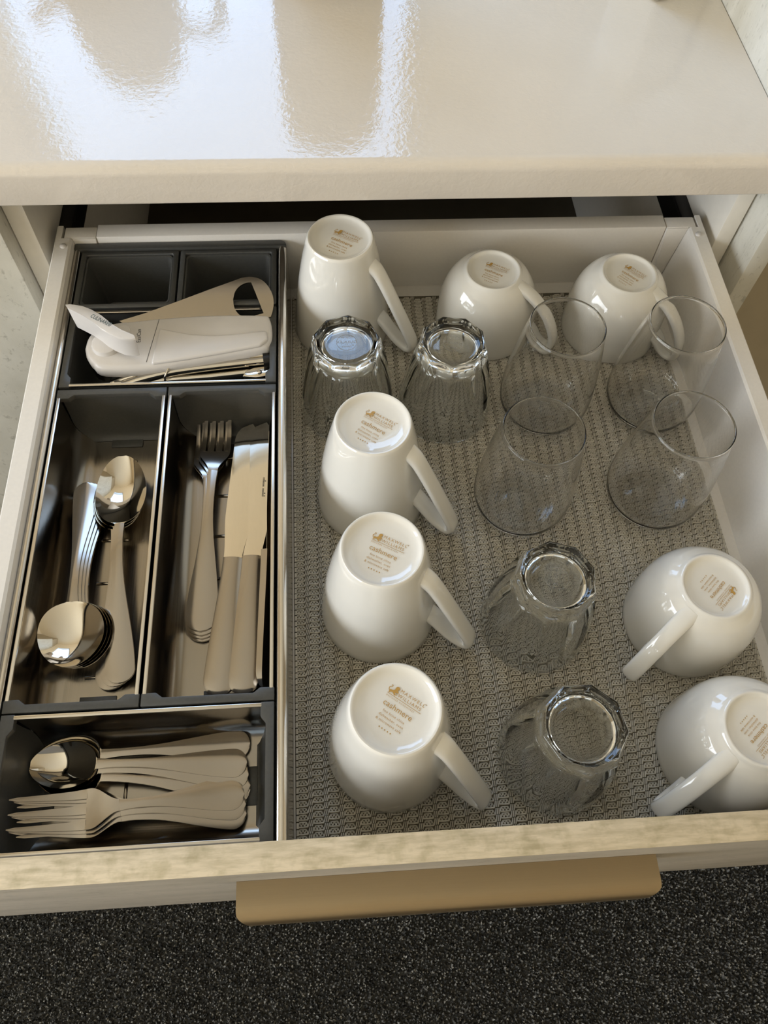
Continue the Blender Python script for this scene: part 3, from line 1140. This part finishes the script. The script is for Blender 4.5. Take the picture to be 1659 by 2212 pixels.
def make_fork(name, L, hw, tl, ntine, we, wn, arch):
    root = empty(name)
    hl = tl + hw * 0.85                       # whole head
    Lh = L - hl
    zn = 6.0
    zf = lambda s: 1.0 + (zn - 1.0) * ss(s / Lh) + arch * math.sin(math.pi * min(1, s / Lh)) * (s / Lh)
    st = handle_st(Lh, we, wn, zf)
    MB().strip(st, 7).build('fork_handle', 'satin_steel', root, 50)
    z0 = st[-1][2]
    hz = lambda t: z0 - (z0 - 2.4) * ss(t * 2.1) + 9.0 * max(0, t - .38) ** 1.6 / (.62 ** 1.6)
    hs = []
    nb = 12
    for k in range(nb + 1):
        q = k / nb
        y = Lh - 0.3 + (hl - tl) * q
        w = wn * 1.35 + (hw / 2 - wn * 1.35) * ss(q * 1.15)
        hs.append((y, w, hz((y - Lh) / hl), 0.9 * q, 1.6))
    head = MB().strip(hs, 9).build('fork_head', 'satin_steel', root, 60)
    gap = 2.7 if ntine == 4 else 3.4
    pitch = (hw + gap) / ntine
    tw = pitch - gap
    for k in range(ntine):
        xc = -hw / 2 + tw / 2 + k * pitch
        rows = []
        for j in range(11):
            q = j / 10
            y = Lh + (hl - tl) - 0.5 + tl * q
            w = tw / 2 * (1 - (0.42 if ntine == 4 else 0.66) * q) * (1 if q < .9 else 1 - (q - .9) * 7)
            zz = hz((y - Lh) / hl)
            xx = xc * (1 - 0.06 * q)
            e = 0.9 * (xc / (hw / 2)) ** 2
            rows.append([(xx - w, y, zz + e), (xx, y, zz + e + .12), (xx + w, y, zz + e), (xx + w, y, zz + e - 1.5), (xx - w, y, zz + e - 1.5)])
        tn = MB().rings(rows).build('tine', 'satin_steel', root, 40)
        tn.parent = head
    return root


def make_knife(name, L, we, wn, bw):
    root = empty(name)
    Lh = L * 0.46
    st = []
    for k in range(25):
        q = k / 24
        s = Lh * q ** 1.3
        r = we
        w = we - (we - wn) * ss((s - 8) / (Lh * .9))
        t = 5.6 + 0.6 * q
        if s < r:
            f = max(0.08, math.sqrt(max(0, 1 - (1 - s / r) ** 2)))
            w *= 0.25 + 0.75 * f
            t *= 0.3 + 0.7 * f
        st.append((s, w, 6.0 - (6.2 - t) * .5, -1.5 * min(1, t / 6), max(0.6, t - 1.5)))
    MB().strip(st, 9).build('knife_handle', 'satin_steel', root, 50)
    N = 30
    top, bot = [], []
    for k in range(N + 1):
        q = k / N
        y = Lh - .3 + (L - Lh) * q
        lo = -wn * .95 - (bw / 2 - wn * .95) * ss(q * 3.2)        # cutting edge
        hi = wn * .95 + (bw / 2 - wn * .95) * ss(q * 5) - 0.10 * bw * ss((q - .3) / .6)
        if q > .86:
            u = (q - .86) / .14
            f = math.sqrt(max(0.0004, 1 - u * u))
            mid = lo * .25 + hi * .75
            lo, hi = mid + (lo - mid) * f, mid + (hi - mid) * f
        t = 2.2 * (1 - .55 * q)
        top.append([(lo, y, 4.1), ((lo * .6 + hi * .4), y, 4.1 + t * .45), (hi, y, 4.1 + t * .5)])
        bot.append([(hi, y, 4.1 - t * .5), ((lo * .6 + hi * .4), y, 4.1 - t * .45), (lo, y, 3.95)])
    MB().rings([a + b for a, b in zip(top, bot)]).build('blade', 'mirror_steel', root, 50)
    return root


def place(o, end_px, tip_px, z, zt=None, pitch=0.0, roll=0.0, dz=0.0, dpos=(0, 0), drot=0.0):
    """lay a utensil so that its handle end and tip fall on two photo pixels at height z (tip at zt)"""
    a, b = at(end_px[0], end_px[1], z), at(tip_px[0], tip_px[1], zt or z)
    rz = math.atan2(b[1] - a[1], b[0] - a[0]) - math.pi / 2 + math.radians(drot)
    o.location = ((a[0] + dpos[0]) * K, (a[1] + dpos[1]) * K, (ZF + 0.6 + dz) * K)
    o.rotation_euler = (math.radians(pitch), math.radians(roll), rz)
    return o


def dist(p, q, z, zt=None):
    a, b = at(p[0], p[1], z), at(q[0], q[1], zt or z)
    return math.hypot(a[0] - b[0], a[1] - b[1])


def stack(root, labels, cat, group, end_px, tip_px, z, dzs, dpos, drots, pitch=0.0, rolls=None, zt=None):
    its = [root] + [copy_tree(root) for _ in labels[1:]]
    for k, (o, lab) in enumerate(zip(its, labels)):
        place(o, end_px, tip_px, z, zt, dz=dzs[k], dpos=dpos[k], drot=drots[k], pitch=pitch, roll=rolls[k] if rolls else 0)
        tag(o, lab, cat, group)
    return its


NEST = 2.1
# soup spoons: bowls towards the drawer front
e, t = (183, 1034), (150, 1443)
sp = make_spoon('soup_spoon', dist(e, t, 22), 46, 45, 9.6, 3.0, 8.5, 3.0)
stack(sp, ['soup spoon with a round polished bowl on top of its nested pile'] + ['round soup spoon second from the top of the soup spoon pile', 'round soup spoon third from the top of the soup spoon pile', 'round soup spoon at the bottom of the soup spoon pile'],
      'spoon', 'soup spoons', e, t, 22, [3 * NEST + 1, 2 * NEST + 1, NEST + 1, 1], [(0, 0), (2.2, 0.4), (4.2, 0.6), (6.0, 0.8)], [0, -0.25, -0.45, -0.6])
# dessert spoons: bowls towards the back
e, t = (251, 1468), (264, 984)
sp = make_spoon('dessert_spoon', dist(e, t, 22), 62, 38, 10.2, 2.7, 8.0, 3.0)
stack(sp, ['oval dessert spoon on top of its pile, bowl towards the can opener'] + ['oval dessert spoon in the middle of its fanned pile', 'oval dessert spoon at the bottom of its fanned pile'],
      'spoon', 'dessert spoons', e, t, 22, [2 * NEST + 1, NEST + 1, 1], [(0, 0), (-3.4, -1.6), (-7.5, -3.2)], [0, -0.9, -2.0])
# dinner forks
e, t = (428, 1356), (474, 858)
fk = make_fork('dinner_fork', dist(e, t, 22), 23.5, 50, 4, 11.8, 2.7, 3.0)
stack(fk, ['four-tined dinner fork on top of the fork pile'] + ['four-tined dinner fork second from the top of the fork pile', 'four-tined dinner fork third from the top of the fork pile', 'four-tined dinner fork at the bottom of the fork pile'],
      'fork', 'dinner forks', e, t, 22, [3 * NEST, 2 * NEST, NEST, 0], [(0, 0), (0.3, -2.4), (0.5, -4.2), (1.0, -5.6)], [0, 0.75, 2.3, 2.6])
# dinner knives
e, t = (466, 1497), (536, 908)
kn = make_knife('dinner_knife', dist(e, t, 22), 10.6, 7.2, 19.0)
tag(place(kn, e, t, 22, dz=6.5), 'dinner knife lying flat right beside the fork pile', 'knife', 'dinner knives')
k2 = copy_tree(kn)
tag(place(k2, (521, 1493), (567, 893), 22, dz=7.0), 'dinner knife lying flat between two other knives', 'knife', 'dinner knives')
k3 = copy_tree(kn)
tag(place(k3, (560, 1490), (578, 905), 22, dz=14.0, roll=78, dpos=(0.5, 0)), 'dinner knife standing on its edge against the tray wall', 'knife', 'dinner knives')
k4 = copy_tree(kn)
tag(place(k4, (486, 1502), (545, 925), 15, dz=0.2), 'dinner knife underneath the two flat knives', 'knife', 'dinner knives')
# tiny engraved script on the middle blade, too small to read: two words of looping strokes
bm = bmesh.new()
rs_ = random.Random(8)
xw = -9.0
for nstroke in (7, 6):
    for k in range(nstroke):
        hh = rs_.choice((1.3, 1.3, 1.5, 2.6))
        poly_into(bm, [(xw, 0), (xw + .28, 0), (xw + .28 + hh * .3, hh), (xw + hh * .3, hh)])
        poly_into(bm, [(xw + hh * .3, hh), (xw + hh * .3 + .22, hh), (xw + 1.3, .1), (xw + 1.1, 0)])
        xw += 1.2
    xw += 1.6
bmesh.ops.scale(bm, vec=(K, K, K), verts=bm.verts[:])
me = bpy.data.meshes.new('engraved_script')
bm.to_mesh(me)
bm.free()
me.materials.append(M['black_print'])
es = bpy.data.objects.new('engraved_script', me)
COL.objects.link(es)
es.parent = k2
es.location = (0.0038, 0.162, 0.0053)
es.rotation_euler = (0, 0, -math.pi / 2)
# teaspoons
e, t = (529, 1640), (58, 1652)
ts = make_spoon('teaspoon', dist(e, t, 24), 43, 29, 9.2, 2.5, 6.5, 2.6)
stack(ts, ['teaspoon on top of the teaspoon pile, bowl pointing at the drawer side wall', 'teaspoon under the top teaspoon with its handle swung towards the tray of spoons',
           'teaspoon half hidden under the top teaspoon, handle swung towards the cake forks', 'teaspoon at the bottom of the teaspoon pile'],
      'spoon', 'teaspoons', e, t, 24, [4.4, 2.2, 2.2, 0.0], [(0, 0), (1.5, 13), (1.0, -7.5), (2.0, -17)], [0, 4.2, -3.0, -6.0])
# cake forks
e, t = (525, 1712), (4, 1757)
cf = make_fork('cake_fork', dist(e, t, 20, 44) * 1.012, 24.0, 44, 3, 9.2, 2.6, 2.0)
stack(cf, ['three-tined cake fork on top of the cake fork pile', 'three-tined cake fork just under the top cake fork', 'three-tined cake fork nearest the drawer front in its pile',
           'three-tined cake fork reaching under the teaspoon bowl'],
      'fork', 'cake forks', e, t, 20, [5.8, 3.6, 1.4, 0.2], [(0, 0), (0.8, -6.0), (1.0, -11.5), (3.0, 6)], [0, -2.4, -4.4, 4.0], pitch=5.2, zt=44)


# ================================================================== CAN OPENER AND FRIENDS
def zpx(pts, z):
    return [at(u, v, z)[:2] for u, v in pts]


def Z(x, y):                                    # zoomed-crop pixel of the opener tray -> photo pixel
    return (100 + x * 0.33755, 480 + y * 0.33755)


op = empty('can_opener', (at(380, 740, 56)[0], at(380, 740, 56)[1], 8))
tag(op, 'white plastic can opener with a long handle and a turning key on top', 'can opener')
ZO = 58.0
outline = [Z(*p) for p in [(238, 800), (262, 728), (330, 665), (440, 636), (580, 622), (720, 606), (1050, 584), (1395, 584), (1432, 604), (1448, 660),
                           (1450, 730), (1430, 780), (1385, 806), (1150, 848), (900, 892), (640, 928), (350, 932), (285, 895), (250, 850)]]
pl = zpx(outline, ZO)
cxo = sum(p[0] for p in pl) / len(pl)
cyo = sum(p[1] for p in pl) / len(pl)
sc = lambda k: [(cxo + (x - cxo) * (1 - k / 70), cyo + (y - cyo) * (1 - k / 24)) for x, y in pl]
dense = lambda P: [tuple(p) for p in smoothpath([(x, y, 0) for x, y in P + P[:1]], 4)][:-1]
lay = [(2.6, ZO - 13), (0.9, ZO - 12.2), (0.2, ZO - 10), (0.0, ZO - 5.5), (0.6, ZO - 2.8), (1.8, ZO - 0.8), (3.4, ZO)]
m = MB().rings([[(x, y, z) for x, y, _ in dense(sc(k))] for k, z in lay])
px(m.build('opener_body', 'white_plastic', None, 40), op)
# raised lower half of the grip and the joint line between head and grip
rp = zpx([Z(*p) for p in [(722, 672), (820, 694), (930, 712), (1060, 719), (1180, 713), (1410, 688), (1420, 745), (1370, 785), (1150, 825), (900, 868), (668, 900)]], ZO + 2.6)
px(MB().prism([tuple(q) for q in rp], lambda p, t: (p[0], p[1], t), ZO - 1.5, ZO + 2.6).build('grip_panel', 'white_plastic', None, 35, 2.2, 4), op)
a, b = zpx([Z(722, 622), Z(640, 896)], ZO)
px(MB().tube([(a[0], a[1], ZO), (b[0], b[1], ZO)], 0.25, 0.22, 6).build('joint_line', 'dark_plastic', None), op)
kc = at(*Z(378, 772), ZO + 3.5)
px(MB().lathe([(0.1, ZO + 4.5), (9.0, ZO + 4.5), (10.6, ZO + 3.8), (11.2, ZO + 2.0), (11.4, ZO - 1), (0.1, ZO - 1)], 40, (kc[0], kc[1])).build('hub', 'white_plastic', None, 45), op)
dk = at(*Z(470, 690), ZO)
px(MB().lathe([(0.1, ZO + .5), (5.4, ZO + .5), (6.0, ZO - .3), (0.1, ZO - .3)], 30, (dk[0] + 3, dk[1] - 1)).build('pivot_disc', 'white_plastic', None, 45), op)
ZK = ZO + 26.0
up = zpx([Z(*p) for p in [(120, 522), (150, 519), (230, 532), (290, 556), (350, 592), (420, 652), (480, 692), (560, 728)]], ZK)
lo = zpx([Z(*p) for p in [(570, 742), (550, 748), (470, 742), (400, 712), (350, 682), (300, 640), (240, 598), (180, 566), (130, 540)]], ZK)
kp = [tuple(q) for q in up] + [tuple(q) for q in lo]
kcx, kcy = sum(p[0] for p in kp) / len(kp), sum(p[1] for p in kp) / len(kp)
grow = lambda f, g=1.0: [(kcx + (x - kcx) * g, kcy + (y - kcy) * f) for x, y in kp]
lev = [[(x, y, z) for x, y in grow(f, g)] for f, g, z in ((0.90, .93, ZO + 4.3), (0.95, .96, ZO + 11), (0.99, .99, ZK - 3), (1.0, 1.0, ZK - 1.4), (0.97, .99, ZK - .3), (0.92, .98, ZK))]
key = px(MB().rings(lev).build('turning_key', 'white_plastic', None, 35), op)


def lettering(name, s, size, p0, p1, z, mat, parent, vshift=0.0):
    a, b = at(p0[0], p0[1], z), at(p1[0], p1[1], z)
    bm = text_bm([(s, size, 0, vshift, 'CENTER', 1.0)])
    w = max(v.co.x for v in bm.verts) - min(v.co.x for v in bm.verts)
    d = math.hypot(b[0] - a[0], b[1] - a[1])
    f = d / w
    bmesh.ops.scale(bm, vec=(f, 1.0, 1), verts=bm.verts[:])
    bmesh.ops.rotate(bm, matrix=Matrix.Rotation(math.atan2(b[1] - a[1], b[0] - a[0]), 3, 'Z'), verts=bm.verts[:])
    bmesh.ops.translate(bm, vec=((a[0] + b[0]) / 2, (a[1] + b[1]) / 2, z), verts=bm.verts[:])
    return px(finish(name, bm, mat, None, 0), parent)


lettering('key_lettering', 'CULINARE\u00ae', 5.4, Z(278, 606), Z(405, 668), ZK + 0.12, 'teal_print', op)
lettering('body_lettering', 'EasiCan', 4.6, Z(603, 768), Z(606, 684), ZO + 0.12, 'black_print', op)
# steel cutter under the head
cw = zpx([Z(*p) for p in [(250, 860), (300, 930), (345, 945), (345, 905), (290, 880)]], ZO - 13)
px(MB().prism([tuple(q) for q in cw], lambda p, t: (p[0], p[1], t), ZO - 28, ZO - 12.5).build('cutter_guard', 'satin_steel', None, 35, 0.4), op)

# flat bottle opener with an oval eye, leaning on the rim of the back box
zb = lambda u, v: 57.4 + (668 - v) * 0.10
bo_px = [Z(*p) for p in [(470, 640), (640, 588), (860, 508), (1060, 433), (1180, 390), (1250, 364), (1310, 357), (1370, 372), (1415, 410), (1446, 465), (1456, 520), (1450, 572), (1438, 612),
                         (1300, 640), (1050, 640), (720, 655), (520, 668)]]
ho_px = [Z(*p) for p in [(1197, 500), (1210, 452), (1240, 416), (1280, 396), (1312, 393), (1340, 460), (1368, 530), (1392, 590), (1330, 606), (1250, 606), (1212, 570), (1200, 535)]]
curve = lambda P: [(p.x, p.y) for p in smoothpath([(u, v, 0) for u, v in P], 4)]
bo_px = bo_px[:5] + curve(bo_px[5:13]) + bo_px[13:]
ho_px = curve(ho_px[:5]) + ho_px[5:8] + curve(ho_px[8:])
bm = bmesh.new()
loops = []
for pts in (bo_px, ho_px):
    vs = [bm.verts.new(tuple(at(u, v, zb(u, v)))) for u, v in pts]
    loops.append([bm.edges.new((vs[k], vs[(k + 1) % len(vs)])) for k in range(len(vs))])
bmesh.ops.triangle_fill(bm, use_beauty=True, use_dissolve=False, edges=loops[0] + loops[1])
thicken(bm, 1.4)
c = at(500, 650, 58)
bo = finish('bottle_opener', bm, 'satin_steel', None, 30, loc=(c[0], c[1], 56.0))
tag(bo, 'flat satin steel bottle opener with an open eye lying behind the can opener', 'bottle opener')

# hinged steel can piercer with channelled arms and a wire keeper
hb = at(420, 800, 44)
pg = empty('folding_opener', (hb[0], hb[1], 12))
tag(pg, 'shiny folding steel opener with channelled arms and a rivet beside the can opener', 'opener')
for off, zz, r in ((0, 47.5, 2.7), (6.5, 47.0, 3.0)):
    pth = [at(u, v + off * 2.0, zz) for u, v in [(236, 817), (300, 806), (370, 792), (460, 780), (570, 768)]]
    pth[0][2] -= 8
    pth[1][2] -= 2
    px(MB().tube([tuple(p) for p in smoothpath([tuple(p) for p in pth], 5)], r, r * 1.2, 12, power=3).build('channel_arm', 'mirror_steel', None, 50), pg)
pth = [at(u, v, 40) for u, v in [(250, 834), (350, 826), (450, 818), (540, 808)]]
px(MB().tube([tuple(p) for p in pth], 3.0, 5.0, 12, power=3).build('lower_arm', 'mirror_steel', None, 50), pg)
hp_ = zpx([Z(*p) for p in [(1255, 985), (1275, 950), (1330, 928), (1400, 920), (1440, 935), (1444, 965), (1400, 984), (1340, 992)]], 46)
px(MB().prism([tuple(q) for q in hp_], lambda p, t: (p[0], p[1], t), 41, 46).build('hinge_plate', 'mirror_steel', None, 35, 0.8, 3), pg)
rv = at(*Z(1363, 955), 47)
px(MB().lathe([(0.1, 47.6), (1.2, 47.4), (2.1, 46.6), (2.3, 45.5), (0.1, 45.5)], 20, (rv[0], rv[1])).build('rivet', 'rail_steel', None, 60), pg)
eh = at(*Z(1430, 885), 47)
px(MB().tube([(eh[0] - 5, eh[1] - .6, 47), (eh[0] + 3.5, eh[1] + .2, 47)], [6.2, 5.2], [5.6, 4.6], 16, power=3).build('pivot_head', 'black_metal', None, 50), pg)
wr = at(*Z(785, 950), 48)
ringp = [(wr[0] + 1.2 * math.sin(a) + 3.0 * math.cos(a), wr[1] + 8.0 * math.cos(a), 46 + 7.0 * math.sin(a)) for a in [2 * math.pi * k / 26 for k in range(27)]]
px(MB().tube(ringp, 0.9, 0.9, 8).build('wire_keeper', 'mirror_steel', None, 60), pg)

# ================================================================== THINGS ON THE WORKTOP
zc = WT_TOP
o = MB().lathe([(0.1, zc + 0.1), (47, zc + .1), (51, zc + 2), (52.5, zc + 8), (52.5, zc + 120), (51, zc + 180), (49.5, zc + 192), (47.5, zc + 192), (48, zc + 180), (49.5, zc + 20), (40, zc + 6), (0.1, zc + 6)], 64, (243, 755)).build(
    'utensil_crock', 'taupe_ceramic', None, 45)
tag(o, 'round taupe ceramic crock standing on the worktop behind the mugs', 'crock')
kt = empty('kettle', (22, 880, zc))
tag(kt, 'domed kettle with a side handle on the worktop below the window', 'kettle')
px(MB().lathe([(0.1, zc + .1), (58, zc + .1), (63, zc + 4), (65, zc + 20), (64, zc + 90), (59, zc + 150), (50, zc + 190), (36, zc + 212), (16, zc + 222), (0.1, zc + 224)], 64, (22, 880)).build('kettle_body', 'taupe_ceramic', None, 45), kt)
px(MB().tube([tuple(p) for p in smoothpath([(70, 880, zc + 140), (98, 880, zc + 150), (122, 880, zc + 138), (124, 880, zc + 80), (112, 880, zc + 40), (80, 880, zc + 26)], 6)], 8, 7, 14).build('kettle_handle', 'dark_plastic', None, 60), kt)
px(MB().tube([(-34, 880, zc + 95), (-62, 880, zc + 118), (-80, 880, zc + 136)], [15, 11, 8], [13, 10, 7], 16).build('spout', 'taupe_ceramic', None, 60), kt)
px(MB().lathe([(0.1, zc + 237), (8, zc + 236), (10, zc + 231), (8, zc + 224), (0.1, zc + 223)], 24, (22, 880)).build('lid_knob', 'dark_plastic', None, 60), kt)
cb = at(1452, 2, zc)
ca, sa = math.cos(0.45), math.sin(0.45)
fnb = lambda x, y, z: (cb[0] + x * ca - y * sa, cb[1] + x * sa + y * ca, z)
cbx = empty('storage_jar', (cb[0] + 5, cb[1] + 45, zc))
tag(cbx, 'cream square storage jar on the worktop by the end panel', 'jar')
px(MB(fnb).box(-18, 48, 2, 62, zc + .1, zc + 105).build('jar_body', 'cream_ceramic', None, 35, 6, 4), cbx)
px(MB(fnb).box(-20, 50, 0, 64, zc + 105.2, zc + 118).build('jar_lid', 'cream_ceramic', None, 35, 4, 3), cbx)

# every part of the scene stays inside one collection; the camera is set at the top
